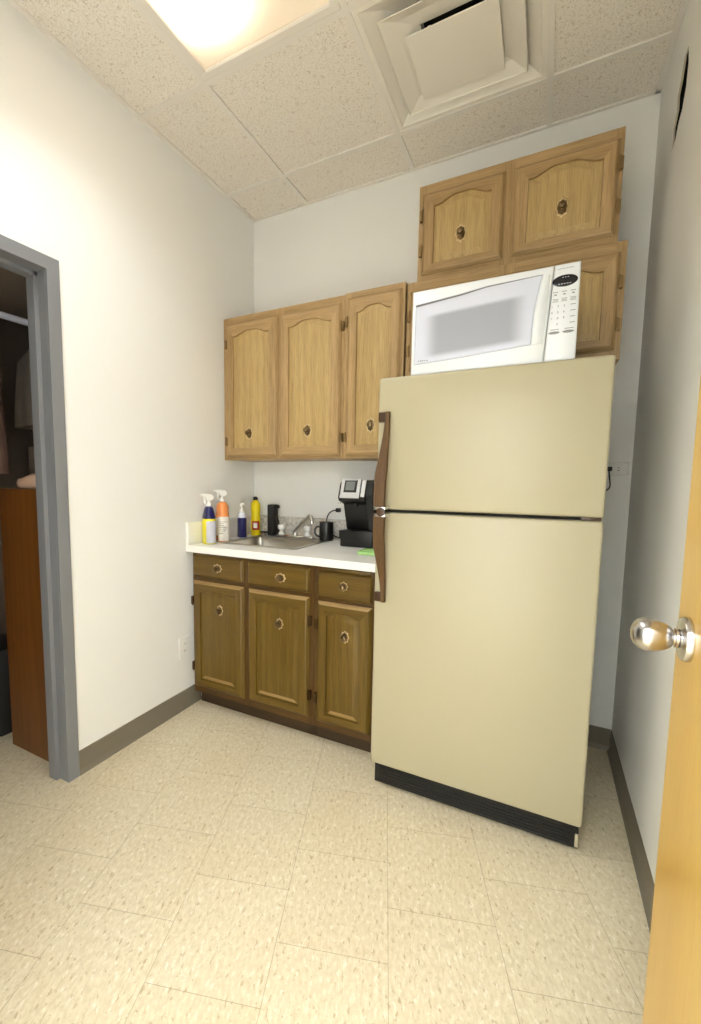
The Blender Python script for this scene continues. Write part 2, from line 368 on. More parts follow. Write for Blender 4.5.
# frame of the entry doorway
f2 = MB()
for (x, c) in ((ex0, 1), (ex1, -1)):
    def xb(u, v, y0, y1): f2.box(min(x+c*u, x+c*v), max(x+c*u, x+c*v), y0, y1, 0, eh_)
    xb(-.05, .004, YN+.0005, YN+.012) if c == 1 else xb(-.03, .004, YN+.0005, YN+.012); xb(0, .012, YN-.13, YN)
f2.box(ex0-.05, ex1+.03, YN+.0005, YN+.012, eh_, eh_+.05)
struct(f2.build('trim_2', M['frame'], smooth=0))

# entry door, open against the right wall
DX = 1.850; DY = -1.497
d1 = struct(recenter(MB().box(DX, DX+.045, DY-.905, DY, .012, 2.045, .002).build('door_1', M['maple'], smooth=0), (DX, DY-.905, 0)), 'blond wood entry door standing open against the right wall')
ky, kz = -1.560, 1.003
k = MB().lathe([(.001, 0), (.033, 0), (.0335, .004), (.031, .009), (.022, .0115), (.0125, .013)], (DX, ky, kz), (-1, 0, 0), 40); k.build('rose', M['satin'], d1)
k = MB().lathe([(.0120, .010), (.0120, .0135), (.0145, .014), (.0145, .0165), (.0118, .0175), (.0118, .0195), (.0140, .0205), (.0175, .0245), (.0208, .030), (.0236, .037), (.0254, .044), (.0257, .050), (.0244, .0565), (.0210, .0625), (.0155, .067), (.009, .0695), (.004, .0704), (.0005, .0706)], (DX, ky, kz), (-1, 0, 0), 48); k.build('knob', M['satin'], d1, smooth=60)
MB().box(DX+.010, DX+.035, DY-.0003, DY+.0015, kz-.028, kz+.028, .0006).build('latch_plate', M['satin'], d1)

# ------------------------------------------------------------------ cabinets
def arch_loop(x0, x1, z0, z1, y, rise, nb=8, ns=8, nt=28):
    P = []
    for i in range(nb): P.append((x0+(x1-x0)*i/nb, y, z0))
    for i in range(ns): P.append((x1, y, z0+(z1-z0-rise)*i/ns))
    for i in range(nt):
        t = i/nt; s_ = 1-2*abs(t-.5)                      # 0 at the shoulders, 1 at the crown
        e = min(1, max(0, (s_-.08)/.70)); k_ = e*e*(3-2*e)
        P.append((x1+(x0-x1)*t, y, z1-rise+rise*k_))
    for i in range(ns): P.append((x0, y, z1-rise+(z0-z1+rise)*i/ns))
    return P
def panel_door(name, parent, x0, x1, z0, z1, yf, rise, mz, mx, frame=.056, th=.021, wear=None, lip=.015, rail=None, mp=None):
    """Overlay door with a raised, arched field; yf is the cabinet face the door lies on."""
    nb, ns, nt = 8, 8, 28; y0 = yf; y1 = yf-th
    rd = (rail if rail is not None else frame)-frame
    def L(ins, y, ri):
        zi = ins+(rd if ins >= frame else 0); return arch_loop(x0+ins, x1-ins, z0+zi, z1-zi, y, ri)
    lp = [L(.002, y0-.0005, 0), L(0, y0-.004, 0), L(0, y1+.014, 0), L(.005, y1+.010, 0), L(.0085, y1+.0035, 0), L(lip, y1, 0), L(frame, y1, rise), L(frame+.0015, y1+.0095, rise), L(frame+.007, y1+.0095, rise), L(frame+.026, y1+.0035, rise*.97), L(frame+.030, y1+.0032, rise*.97)]
    n = nb+ns+nt+ns
    def mi(k, i):
        hor = i < nb or (nb+ns <= i < nb+ns+nt)
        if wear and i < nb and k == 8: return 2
        if wear and nb+ns <= i < nb+ns+nt and k in (2, 3, 4): return 2  # top bevel: ceiling light on the upward edge painted in as paler wood
        if mp and k >= 7: return 3 if wear else 2
        return 1 if (hor and k < 7) else 0
    mb = MB().loft(lp, mi=mi)
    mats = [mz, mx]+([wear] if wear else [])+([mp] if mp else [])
    o = mb.build(name, mats, parent, smooth=28)
    if mp: o.data.polygons[len(o.data.polygons)-1].material_index = len(mats)-1
    return o
def slab_front(name, parent, x0, x1, z0, z1, yf, m_, th=.019):
    def L(i, y): return [(x0+i, y, z0+i), (x1-i, y, z0+i), (x1-i, y, z1-i), (x0+i, y, z1-i)]
    return MB().loft([L(.002, yf-.0005), L(0, yf-.003), L(0, yf-th+.012), L(.004, yf-th+.008), L(.007, yf-th+.003), L(.012, yf-th)]).build(name, m_, parent, smooth=28)
def knob(parent, x, z, y, w=.036, h=.060, kr=.0135):
    rf = lambda t: 1+.09*math.cos(8*t)
    q = MB(); n = 48; loops = []
    for r, d in ((1, 0), (1.0, .0015), (.90, .003), (.74, .0022), (.70, .0045), (.45, .0055), (.30, .0060)):
        loops.append([(x+w/2*r*(1+.10*math.cos(8*a)*r)*math.cos(a), y-d, z+h/2*r*(1+.10*math.cos(8*a)*r)*math.sin(a)) for a in [2*math.pi*i/n for i in range(n)]])
    q.loft(loops, mi=lambda k, i: 1 if k >= 3 else 0).build('backplate', [M['brass'], M['brassdk']], parent, smooth=50)
    MB().lathe([(.0075, .004), (.006, .008), (.0055, .013), (.009, .016), (kr, .020), (kr, .024), (kr*.86, .028), (kr*.8, .0275), (kr*.45, .0295), (.001, .030)], (x, y, z), (0, -1, 0), 28).build('knob', M['brassdk'], parent, smooth=50)
def hinge(parent, x, z, yf, side, hm='hinge'):
    """side = -1: the hinge sits left of the door edge x, +1: right of it."""
    q = MB(); xc = x+side*.006
    q.lathe([(.0005, -.026), (.003, -.0255), (.0036, -.022), (.0036, .022), (.003, .0255), (.0005, .026)], (xc, yf-.007, z), (0, 0, 1), 12)
    a, b_ = sorted((xc, x+side*.017)); q.box(a, b_, yf-.0065, yf+.0157, z-.022, z+.022, .001)
    q.build('hinge', M[hm], parent)
def carcass(parent, x0, x1, z0, z1, depth, mz, mx, openings, ft=.019, top=True, ff=None):
    """Box body and a face frame with the given openings [(x0,x1,z0,z1)], kept as one frame mesh."""
    q = MB(); yb = -.002; yf = -depth
    q.box(x0, x0+.016, yf+ft, yb, z0, z1).box(x1-.016, x1, yf+ft, yb, z0, z1).box(x0+.016, x1-.016, yf+ft, yb if top else yf+ft+.06, z1-.016, z1).box(x0+.016, x1-.016, yf+ft, yb, z0, z0+.016).box(x0+.016, x1-.016, yb-.008, yb, z0+.016, z1-.016)
    q.build('body', [mz], parent, smooth=0)
    q = MB(); xs = sorted({x0, x1, *[o[0] for o in openings], *[o[1] for o in openings]}); zs = sorted({z0, z1, *[o[2] for o in openings], *[o[3] for o in openings]})
    for i in range(len(xs)-1):
        run = None
        for j in range(len(zs)-1):
            cx, cz = (xs[i]+xs[i+1])/2, (zs[j]+zs[j+1])/2
            if any(o[0] < cx < o[1] and o[2] < cz < o[3] for o in openings): continue
            horiz = (xs[i+1]-xs[i]) > .10
            q.box(xs[i], xs[i+1], yf, yf+ft-.0002, zs[j], zs[j+1], mi=1 if horiz else 0)
    q.build('face_frame', list(ff or (mz, mx)), parent, smooth=0)

UD = .305
def wall_cab(label, x0, x1, z0, z1, doors, kn, group, hinges, rise=.025, frame=.050, rail=None, ho=(.09, .11)):
    t = thing('wall_cabinet', label, 'cabinet', ((x0+x1)/2, -UD/2, z0), group)
    ops = [(a+.014, b_-.014, c+.014, d-.014) for a, b_, c, d in doors]
    carcass(t, x0, x1, z0, z1, UD, M['oakz'], M['oakx'], ops)
    for (a, b_, c, d), kk, hh in zip(doors, kn, hinges):
        dd = panel_door('door', t, a, b_, c, d, -UD, rise, M['oakz'], M['oakx'], frame=frame, rail=rail, mp=M['oakp'])
        if kk: knob(dd, kk[0], kk[1], -UD-.0173, .045, .072)
        for z in (c+ho[0], d-ho[1]): hinge(dd, (a if hh < 0 else b_)-hh*.005, z, -UD-.010, hh)
    return t
wall_cab('double oak wall cabinet in the left corner above the sink', .004, .747, 1.345, 2.135, [(.030, .367, 1.360, 2.100), (.390, .735, 1.358, 2.098)], [(.190, 1.490), (.556, 1.490)], None, (-1, 1))
wall_cab('narrow single door oak wall cabinet above the coffee maker', .749, 1.047, 1.343, 2.140, [(.768, 1.036, 1.357, 2.112)], [(.900, 1.500)], None, (-1,))
wall_cab('oak wall cabinet over the fridge, half hidden by the microwave', 1.057, 1.877, 1.700, 2.128, [(1.074, 1.450, 1.735, 2.088), (1.486, 1.858, 1.735, 2.088)], [(1.262, 1.81), (1.672, 1.81)], None, (-1, 1), rise=.024, rail=.04)
wall_cab('topmost oak cabinet with two doors just below the ceiling', 1.099, 1.846, 2.1285, 2.528, [(1.118, 1.450, 2.150, 2.488), (1.484, 1.834, 2.150, 2.488)], [(1.284, 2.285), (1.657, 2.290)], None, (-1, 1), rise=.026, rail=.036, ho=(.10, .09))

BD = .61; BT = .850
def base_cab(label, x0, x1, fronts, doors, dk, kk, hinges, extra=None):
    t = thing('base_cabinet', label, 'cabinet', ((x0+x1)/2, -BD/2, 0))
    ops = [(a+.012, b_-.012, c+.012, d-.012) for a, b_, c, d in fronts+doors]
    carcass(t, x0, x1, .085, BT, BD, M['dkz'], M['dkx'], ops, top=False, ff=(M['dkf'], M['dkfx']))
    MB().box(x0, x1, -BD+.055, -BD+.07, 0, .085).box(x0, x0+.016, -BD+.07, -.01, 0, .085).box(x1-.016, x1, -BD+.07, -.01, 0, .085).build('toe_kick', M['toe'], t, smooth=0)
    for f, q in zip(fronts, dk):
        o = slab_front('drawer', t, *f, -BD, M['dkx']); knob(o, q[0], q[1], -BD-.0188, *(q[2:] if len(q) > 2 else (.056, .044)))
    for f, q, hh in zip(doors, kk, hinges):
        o = panel_door('door', t, *f, -BD, .016, M['dkz'], M['dkx'], frame=.05, rail=.045, wear=M['worn_lit']); knob(o, q[0], q[1], -BD-.0173, .038, .054, .0145)
        for z in (f[2]+.11, f[3]-.11): hinge(o, (f[0] if hh < 0 else f[1])-hh*.005, z, -BD-.010, hh, 'hingedk')
    return t
c1 = base_cab('dark oak base cabinet under the sink with two drawers and two doors', .026, .750, [(.034, .362, .722, .840), (.389, .731, .716, .836)], [(.036, .364, .120, .700), (.391, .730, .124, .698)],
         [(.205, .780), (.580, .774)], [(.218, .562), (.576, .551)], (-1, 1))
MB().box(.318, .330, -BD-.0225, -BD-.0192, .640, .672, .001).build('catch', M['brassdk'], c1)
c2 = base_cab('dark oak base cabinet beside the fridge with one drawer and one door', .752, 1.046, [(.772, 1.030, .706, .826)], [(.772, 1.032, .118, .690)],
         [(.903, .772, .040, .040)], [(.913, .545)], (-1,))
MB().box(.790, 1.018, -BD-.010, -BD-.0003, .832, .845, .003).build('cutting_board', M['dkx'], c2)

# countertop with a sink cut-out, and its splashes
CZ = .888; sx0, sx1, sy0, sy1 = .105, .585, -.495, -.055
ct = thing('countertop', 'white laminate countertop with raised side and back splash', 'countertop', (.5, -.3, CZ))
q = MB(); X1 = 1.052; YF = -.640
q.box(.0215, X1, YF, sy0+.012, CZ-.037, CZ, .004).box(.0215, sx0+.012, sy0+.012, sy1-.012, CZ-.037, CZ).box(sx1-.012, X1, sy0+.012, sy1-.012, CZ-.037, CZ).box(.0215, X1, sy1-.012, -.021, CZ-.037, CZ)
q.build('slab', M['counter'], ct, smooth=0)
MB().box(.0015, .021, YF+.004, -.0015, CZ-.037, 1.006, .003).build('side_splash', M['counter'], ct, smooth=0)
MB().box(.0215, X1, -.0205, -.0015, CZ-.037, 1.006, .003).build('back_splash', M['splash'], ct, smooth=0)

# stainless sink
def rr(x0, x1, y0, y1, r, z, n=6):
    P = []
    for cx_, cy_, a0 in ((x1-r, y0+r, -90), (x1-r, y1-r, 0), (x0+r, y1-r, 90), (x0+r, y0+r, 180)):
        for i in range(n+1):
            a = math.radians(a0+90*i/n); P.append((cx_+r*math.cos(a), cy_+r*math.sin(a), z))
    return P
sk = thing('sink', 'stainless steel single bowl sink set into the white countertop', 'sink', (.345, -.28, CZ))
bx0, bx1, by0, by1 = sx0+.03, sx1-.03, sy0+.03, sy1-.10
q = MB().loft([rr(sx0, sx1, sy0, sy1, .02, CZ+.0006), rr(sx0+.001, sx1-.001, sy0+.001, sy1-.001, .02, CZ+.003), rr(sx0+.008, sx1-.008, sy0+.008, sy1-.008, .02, CZ+.0035), rr(bx0-.006, bx1+.006, by0-.006, by1+.006, .04, CZ+.003), rr(bx0, bx1, by0, by1, .04, CZ-.004), rr(bx0+.008, bx1-.008, by0+.008, by1-.008, .045, CZ-.12), rr(bx0+.03, bx1-.03, by0+.03, by1-.03, .05, CZ-.150), rr(.305, .385, -.36, -.28, .039, CZ-.158)], cap0=False, cap1=True)
q.build('basin', M['steel'], sk)
MB().lathe([(.038, 0), (.040, .002), (.032, .003), (.028, .001), (.002, .001)], (.345, -.32, CZ-.158), (0, 0, 1), 24).build('drain', M['chrome'], sk)
# faucet on the sink's back ledge
fz = CZ+.0036; fy = -.098
fa = thing('faucet', 'chrome kitchen faucet on the back ledge of the steel sink', 'faucet', (.36, fy, fz))
MB().box(.235, .485, fy-.024, fy+.024, fz, fz+.016, .006).build('base_plate', M['chrome'], fa)
for x_ in (.268, .445):
    h_ = MB().lathe([(.020, 0), (.020, .006), (.013, .014), (.012, .024), (.019, .028), (.0245, .036), (.025, .050), (.020, .058), (.001, .060)], (x_, fy, fz+.016), (0, 0, 1), 12).build('handle', M['knobclear'], fa)
pts = [(.362, fy, fz+.014), (.362, fy, fz+.03)]+bez((.364, fy, fz+.036), (.38, fy-.004, fz+.055), (.44, fy-.02, fz+.10), (.462, fy-.026, fz+.125), 10)+bez((.466, fy-.027, fz+.130), (.475, fy-.03, fz+.137), (.488, fy-.034, fz+.130), (.490, fy-.035, fz+.105), 6)
sp_ = MB().tube(pts, [.016]*2+[.0145-.003*i/10 for i in range(11)]+[.0115]*7, 14).build('spout', M['steel'], fa, smooth=60)
MB().lathe([(.011, 0), (.011, .014), (.009, .016), (.001, .016)], (.490, fy-.035, fz+.107), (0, 0, -1), 16).build('aerator', M['chrome'], sp_)

# ------------------------------------------------------------------ refrigerator
FX0, FX1 = 1.090, 1.818; FYB = -.035; FYD = -.705; FYF = -.768
fg = thing('refrigerator', 'tall almond top-freezer refrigerator with woodgrain handles', 'refrigerator', ((FX0+FX1)/2, -.4, 0))
MB().box(FX0+.004, FX1-.004, FYD+.004, FYB, .03, 1.613, .006).build('body', M['fridge'], fg)
MB().box(FX0+.016, FX1-.016, FYD-.006, FYD+.003, .11, 1.600).build('gasket', M['gasket'], fg, smooth=0)
def fdoor(name, z0, z1):
    def L(i, y): return [(FX0+i, y, z0+i), (FX1-i, y, z0+i), (FX1-i, y, z1-i), (FX0+i, y, z1-i)]
    return MB().box(FX0, FX1, FYF, FYD-.006, z0, z1, .009, seg=3).build(name, M['fridge'], fg)
GZ = 1.120
uf = fdoor('freezer_door', GZ+.006, 1.613); lf = fdoor('fridge_door', .104, GZ-.006)
def fhandle(parent, zt, zb, flip):
    """woodgrain bow handle; zt = end on the door, zb = end at the gap"""
    hx = 1.119; n = 16; loops = []
    s_ = 1 if zt > zb else -1
    for i in range(n+1):
        t = i/n; z = zt+(zb-zt)*t; e = t*t*(3-2*t)
        out = .016+.040*min(1, e*1.15); w = .009+.013*min(1, e*1.5); xc = hx+.012-.010*min(1, e*1.4)
        y = FYF-out
        loops.append([(xc-w, y-.002, z), (xc-w+.003, y-.007, z), (xc+w-.003, y-.007, z), (xc+w, y-.002, z), (xc+w, y+.006, z), (xc-w, y+.006, z)])
    o = MB().loft(loops).build('handle', M['hwood'], parent, smooth=40)
    a, b_ = sorted((zt, zt-s_*.036))
    MB().box(1.096, 1.138, FYF-.018, FYF-.0003, a, b_, .004).build('handle_bracket', M['hbrown'], o)
    a, b_ = sorted((zb, zb+s_*.012))
    q = MB().box(1.100, 1.146, FYF-.066, FYF-.0003, a, b_, .003)
    q.build('chrome_cap', M['chrome'], o)
fhandle(uf, 1.486, GZ+.007, 1); fhandle(lf, .772, GZ-.007, -1)
for dpar, z_ in ((uf, GZ+.0145),):
    MB().lathe([(.016, 0), (.016, .006), (.011, .009), (.001, .009)], (1.132, FYF-.0665, GZ), (0, -1, 0), 20).build('handle_boss', M['hbrown'], dpar)
MB().box(FX1-.06, FX1-.006, FYF+.012, FYD-.006, GZ-.0055, GZ+.0055, .001).build('center_hinge', M['hbrown'], fg)
q = MB().box(FX0+.012, FX1-.006, FYF+.026, FYF+.036, .012, .098, .002)
for i in range(5): q.box(FX0+.03, FX1-.03, FYF+.0215, FYF+.026, .022+i*.012, .028+i*.012, .001)
q.build('grille', M['grille'], fg, smooth=0)
MB().box(FX1-.016, FX1-.006, FYF+.020, FYF+.0255, .020, .066, .002).build('grille_clip', M['fridge'], fg)
for x_ in (FX0+.06, FX1-.06):
    for y_ in (-.68, -.10): MB().lathe([(.018, 0), (.018, .008), (.008, .010), (.008, .032)], (x_, y_, 0), (0, 0, 1), 16).build('foot', M['blackm'], fg)

# ------------------------------------------------------------------ microwave on the fridge
MX0, MX1, MY0, MY1, MZ0, MZ1 = 1.1995, 1.7155, -.742, -.352, 1.6195, 1.909
mw = thing('microwave', 'white countertop microwave standing on top of the fridge', 'microwave', ((MX0+MX1)/2, (MY0+MY1)/2, 1.6132))
MB().box(MX0+.004, MX1-.004, MY0+.03, MY1, MZ0, MZ1-.004, .006).build('body', M['mwhite'], mw)
for x_ in (MX0+.05, MX1-.05):
    for y_ in (MY0+.07, MY1-.05): MB().lathe([(.012, 0), (.013, .004), (.013, .008)], (x_, y_, 1.6132), (0, 0, 1), 14).build('foot', M['blackm'], mw)
XS = 1.636
def xs(z): return 1.627+.017*(z-MZ0)/(MZ1-MZ0)          # the seam between door and panel leans
def slab(pts, name, par):
    def L(d, y):
        c_ = Vector((sum(p[0] for p in pts)/len(pts), sum(p[1] for p in pts)/len(pts))); R = []
        for p in pts:
            R.append((p[0]+math.copysign(d, c_.x-p[0]), y, p[1]+math.copysign(d, c_.y-p[1])))
        return R
    return MB().loft([L(0, MY0+.029), L(0, MY0+.006), L(.0015, MY0+.0022), L(.006, MY0)]).build(name, M['mwhite'], par, smooth=50)
ZB, ZT = MZ0-.004, MZ1
dr = slab([(MX0, ZB), (xs(ZB)-.001, ZB), (xs(ZT)-.001, ZT), (MX0, ZT)], 'door', mw)
wx0, wz0, wz1 = MX0+.014, MZ0+.036, MZ1-.050
def wl_(i, y):
    P = [(wx0+i, y, wz0+i), (wx0+.18, y, wz0+.008+i), (1.587-i, y, wz0+.022+i)]
    for k_ in range(1, 10):
        t = k_/10; P.append((1.587-i+.023*t-.007*math.sin(math.pi*t), y, wz0+.022+i+(wz1+.026-wz0-.022-2*i)*t))
    P += [(1.611-i, y, wz1+.026-i), (1.45, y, wz1+.022-i), (wx0+.15, y, wz1+.012-i), (wx0+i, y, wz1-i)]
    return P
MB().loft([wl_(-.003, MY0-.0002), wl_(-.001, MY0-.003), wl_(0, MY0-.003), wl_(.0015, MY0-.0012)]).build('window', M['mwin'], dr, smooth=0)
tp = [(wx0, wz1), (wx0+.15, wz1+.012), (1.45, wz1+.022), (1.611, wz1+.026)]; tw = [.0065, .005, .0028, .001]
MB().loft([[(x_, MY0-.0026, z_-w_), (x_, MY0-.0034, z_-w_), (x_, MY0-.0034, z_), (x_, MY0-.0026, z_)] for (x_, z_), w_ in zip(tp, tw)]).build('window_shade_strip', M['mshade'], dr, smooth=0)  # tapered dark strip, painted shade of a window recess that is not modelled
hl = []
for k_ in range(15):
    t = k_/14; z = wz0+.020+(wz1+.024-wz0-.020)*t; xl = 1.590+.023*t-.007*math.sin(math.pi*t); xr = xs(z)-.007; out = .003+.014*math.sin(math.pi*t)**.6
    hl.append([(xl, MY0+.001, z), (xl+.002, MY0-out*.8, z), (xl+.009, MY0-out, z), (xr-.004, MY0-.005, z), (xr, MY0+.001, z)])
MB().loft(hl).build('handle', M['mwhite'], dr, smooth=60)
q = MB()
for i, w_ in enumerate((.003, .005, .004, .003, .005)): q.box(wx0+.012+i*.0075, wx0+.012+i*.0075+w_, MY0-.0021, MY0-.0012, wz0+.007, wz0+.0105)
q.build('maker_mark', M['print'], dr, smooth=0)
cp = slab([(xs(ZB)+.001, ZB), (MX1, ZB), (MX1, ZT), (xs(ZT)+.001, ZT)], 'control_panel', mw)
def oval(x, z, a, b_, d0, d1, n=32): return [[(x+a*math.cos(2*math.pi*i/n)*s_, MY0-d, z+b_*math.sin(2*math.pi*i/n)*s_) for i in range(n)] for s_, d in ((1, d0), (1, d1*.6), (.94, d1))]
pcx = (XS+MX1)/2-.001
MB().loft(oval(pcx, MZ1-.052, .0345, .0175, -.001, .002)).build('display', M['mdark'], cp)
q = MB()
for i in range(5): q.box(pcx-.018+i*.0075, pcx-.013+i*.0075, MY0-.0027, MY0-.0019, MZ1-.062, MZ1-.0605)
for i in range(3): q.box(pcx-.008+i*.007, pcx-.004+i*.007, MY0-.0027, MY0-.0019, MZ1-.043, MZ1-.0415)
q.build('display_marking', M['glabel'], cp, smooth=0)
q = MB()
for i in range(9): q.box(pcx-.022+i*.005, pcx-.0185+i*.005, MY0-.0006, MY0+.001, MZ1-.0160, MZ1-.0142)
q.build('panel_marking', M['mkey'], cp, smooth=0); q = MB()
for r_ in range(1):
    for c_ in range(3):
        x_ = pcx-.031+c_*.024
        q.box(x_, x_+.014, MY0-.0006, MY0+.001, MZ1-.0845, MZ1-.0825); q.box(x_+.004, x_+.011, MY0-.0006, MY0+.001, MZ1-.0935, MZ1-.0895)
        q.box(x_, x_+.016, MY0-.0006, MY0+.001, MZ1-.1050, MZ1-.1035); q.box(x_+.001, x_+.015, MY0-.0006, MY0+.001, MZ1-.1090, MZ1-.1075); q.box(x_, x_+.016, MY0-.0006, MY0+.001, MZ1-.1130, MZ1-.1115)
for x_ in (pcx-.033, pcx+.007): q.box(x_, x_+.024, MY0-.0006, MY0+.001, MZ1-.1975, MZ1-.1955)
for r_ in range(4): q.box(pcx+.019, pcx+.033, MY0-.0006, MY0+.001, MZ1-.1265-r_*.018, MZ1-.1245-r_*.018)
q.build('key_marking', M['mkey'], cp, smooth=0)
def digits(parent, chars):
    b2 = bmesh.new()
    for ch, x_, z_, sz in chars:
        cu = bpy.data.curves.new('t', 'FONT'); cu.body = ch; cu.size = sz; cu.align_x = 'CENTER'; cu.extrude = .0003
        o = bpy.data.objects.new('t', cu); COL.objects.link(o)
        me = o.to_mesh().copy(); bpy.data.objects.remove(o); bpy.data.curves.remove(cu)
        me.transform(Matrix.Translation((x_, MY0-.0005, z_)) @ Matrix.Rotation(math.pi/2, 4, 'X')); b2.from_mesh(me); bpy.data.meshes.remove(me)
    q = MB(); q.bm.free(); q.bm = b2; q.build('number_keys', M['mkey'], parent, smooth=0)
digits(cp, [(str(n_), pcx-.031+((n_-1) % 3)*.0165, MZ1-.1295-((n_-1)//3)*.018, .0095) for n_ in range(1, 10)]+[('0', pcx-.0145, MZ1-.1295-3*.018, .0095)])
for i, x_ in enumerate((pcx-.022, pcx+.017)):
    MB().loft(oval(x_, MZ1-.206, .0155, .0042, -.001, .0014, 24)).build('button', M['mkey'], cp)

# ------------------------------------------------------------------ ceiling lamp and vent
LX0, LX1, LY0, LY1 = .371+gw, .981-gw, -2.101+gw, -.882-gw
cl_ = thing('ceiling_light', 'recessed fluorescent ceiling light with a glowing lens', 'light', ((LX0+LX1)/2, (LY0+LY1)/2, H))
q = MB(); fwid = .028
q.box(LX0, LX1, LY1-fwid, LY1, H-.004, H+.012, .003).box(LX0, LX1, LY0, LY0+fwid, H-.004, H+.012, .003).box(LX0, LX0+fwid, LY0+fwid, LY1-fwid, H-.004, H+.012, .003).box(LX1-fwid, LX1, LY0+fwid, LY1-fwid, H-.004, H+.012, .003)
q.build('frame', M['grid'], cl_, smooth=0)
MB().box(LX0+fwid+.0005, LX1-fwid-.0005, LY0+fwid+.0005, LY1-fwid-.0005, H+.003, H+.006).build('lens', M['lens'], cl_, smooth=0)
MB().box(LX0, LX1, LY0, LY1, H+.013, H+.10, .004).build('housing', M['housing'], cl_, smooth=0)
ld = bpy.data.lights.new('fluorescent_tube', 'AREA'); ld.shape = 'RECTANGLE'; ld.size = .16; ld.size_y = .88
ld.energy = LAMP_WATTS; ld.spread = math.radians(LAMP_SPREAD); ld.color = LAMP_COL
lo = bpy.data.objects.new('fluorescent_tube', ld); COL.objects.link(lo); lo.parent = cl_; lo.location = (-.11, 0, .0095)
VX0, VX1, VY0, VY1 = .981+gw, 1.590-gw, -.882+gw, -.272-gw
vt = thing('air_vent', 'square stepped ceiling air vent with a flat centre plate', 'vent', ((VX0+VX1)/2, (VY0+VY1)/2, H))
vcx, vcy = (VX0+VX1)/2, (VY0+VY1)/2
def sq(hx, hy, z, dy=0): return [(vcx-hx, vcy-hy+dy, z), (vcx+hx, vcy-hy+dy, z), (vcx+hx, vcy+hy+dy, z), (vcx-hx, vcy+hy+dy, z)]
hw = (VX1-VX0)/2
q = MB().loft([sq(hw, hw, H+.006), sq(hw, hw, H-.001), sq(hw-.018, hw-.018, H-.001), sq(hw-.024, hw-.024, H+.004), sq(.21, .21, H+.036), sq(.125, .125, H+.060), sq(.12, .12, H+.12)], cap0=False, cap1=False); q.build('pan', M['vent'], vt, smooth=0)
MB().loft([sq(.12, .12, H+.12), sq(.12, .12, H+.125)]).build('duct', M['dark'], vt, smooth=0)
MB().loft([sq(.2285, .222, H-.002, .004), sq(.2265, .220, H-.004, .004), sq(.224, .218, H-.001, .004), sq(.175, .170, H+.020, .004), sq(.105, .105, H+.032), sq(.105, .105, H+.034), sq(.176, .171, H+.022, .004), sq(.2275, .221, H+.001, .004)], cap0=False, cap1=False).build('louver', M['vent'], vt, smooth=0)
bmv = MB().loft([sq(.152, .146, H-.004, .022), sq(.1525, .1465, H-.006, .022), sq(.151, .145, H-.008, .022), sq(.0, .0, H-.0081, .022)], cap0=False, cap1=False); bmv.loft([sq(.152, .146, H-.004, .022), sq(.13, .124, H+.008, .022), sq(.125, .119, H+.008, .022)], cap0=False)
bmv.build('center_plate', M['vent'], vt, smooth=0)
for sx_ in (-1, 1):
    MB().box(vcx+sx_*.10-.006, vcx+sx_*.10+.006, vcy-.004, vcy+.004, H+.008, H+.11).build('bracket', M['vent'], vt, smooth=0)

# ------------------------------------------------------------------ outlets
def outlet(label, org, nx, up, w=.074, h=.117):
    n_ = Vector(nx); u_ = Vector(up); s_ = u_.cross(n_); o_ = Vector(org)
    t = thing('wall_outlet', label, 'outlet', org)
    def quad(hw_, hh, d, cu=0): return [o_+s_*a*hw_+u_*(b_*hh+cu)+n_*d for a, b_ in ((-1, -1), (1, -1), (1, 1), (-1, 1))]
    MB().loft([quad(w/2, h/2, .0003), quad(w/2, h/2, .003), quad(w/2-.004, h/2-.004, .006)]).build('cover_plate', M['white'], t, smooth=0)
    for c in (-.0195, .0195):
        sk_ = MB().loft([quad(.0165, .014, .0055, c), quad(.0165, .014, .0075, c), quad(.0155, .013, .008, c)]).build('socket', M['white'], t, smooth=0)
        q = MB()
        for a in (-.0055, .0055):
            def qq(d): return [o_+s_*(a+i*.0011)+u_*(c+.002+j*.004)+n_*d for i, j in ((-1, -1), (1, -1), (1, 1), (-1, 1))]
            q.loft([qq(.0078), qq(.0083)])
        q.build('slot', M['dark'], sk_, smooth=0)
    return t
outlet('white wall outlet on the left wall beside the dark base cabinet', (0, -.662, .338), (1, 0, 0), (0, 0, 1))
outlet('white wall outlet on the back wall in the gap right of the fridge', (1.915, 0, 1.293), (0, -1, 0), (1, 0, 0), .060)
outlet('white wall outlet above the counter beside the coffee maker', (.606, 0, 1.080), (0, -1, 0), (0, 0, 1))
def cord_coffee(pl_):
    pl = MB().tube([(.592, -.028, 1.0605)]+bez((.586, -.032, 1.060), (.560, -.05, 1.055), (.535, -.05, 1.02), (.545, -.045, .97), 12)+bez((.548, -.044, .955), (.56, -.036, .90), (.64, -.030, CZ+.0045), (.74, -.036, CZ+.0045), 10), .0036, 8).build('power_cord', M['black'], pl_)
    MB().box(.592, .619, -.036, -.0085, 1.049, 1.073, .005).build('plug', M['black'], pl)
pg = MB().tube(bez((1.900, -.028, 1.284), (1.903, -.045, 1.22), (1.925, -.04, 1.20), (1.86, -.03, 1.19), 10)+bez((1.85, -.03, 1.188), (1.80, -.028, 1.18), (1.76, -.028, 1.05), (1.76, -.030, .5), 10)+[(1.76, -.036, .45)], .003, 8).build('power_cord', M['black'], fg)
MB().box(1.889, 1.911, -.034, -.0085, 1.284, 1.304, .004).build('plug', M['black'], pg)

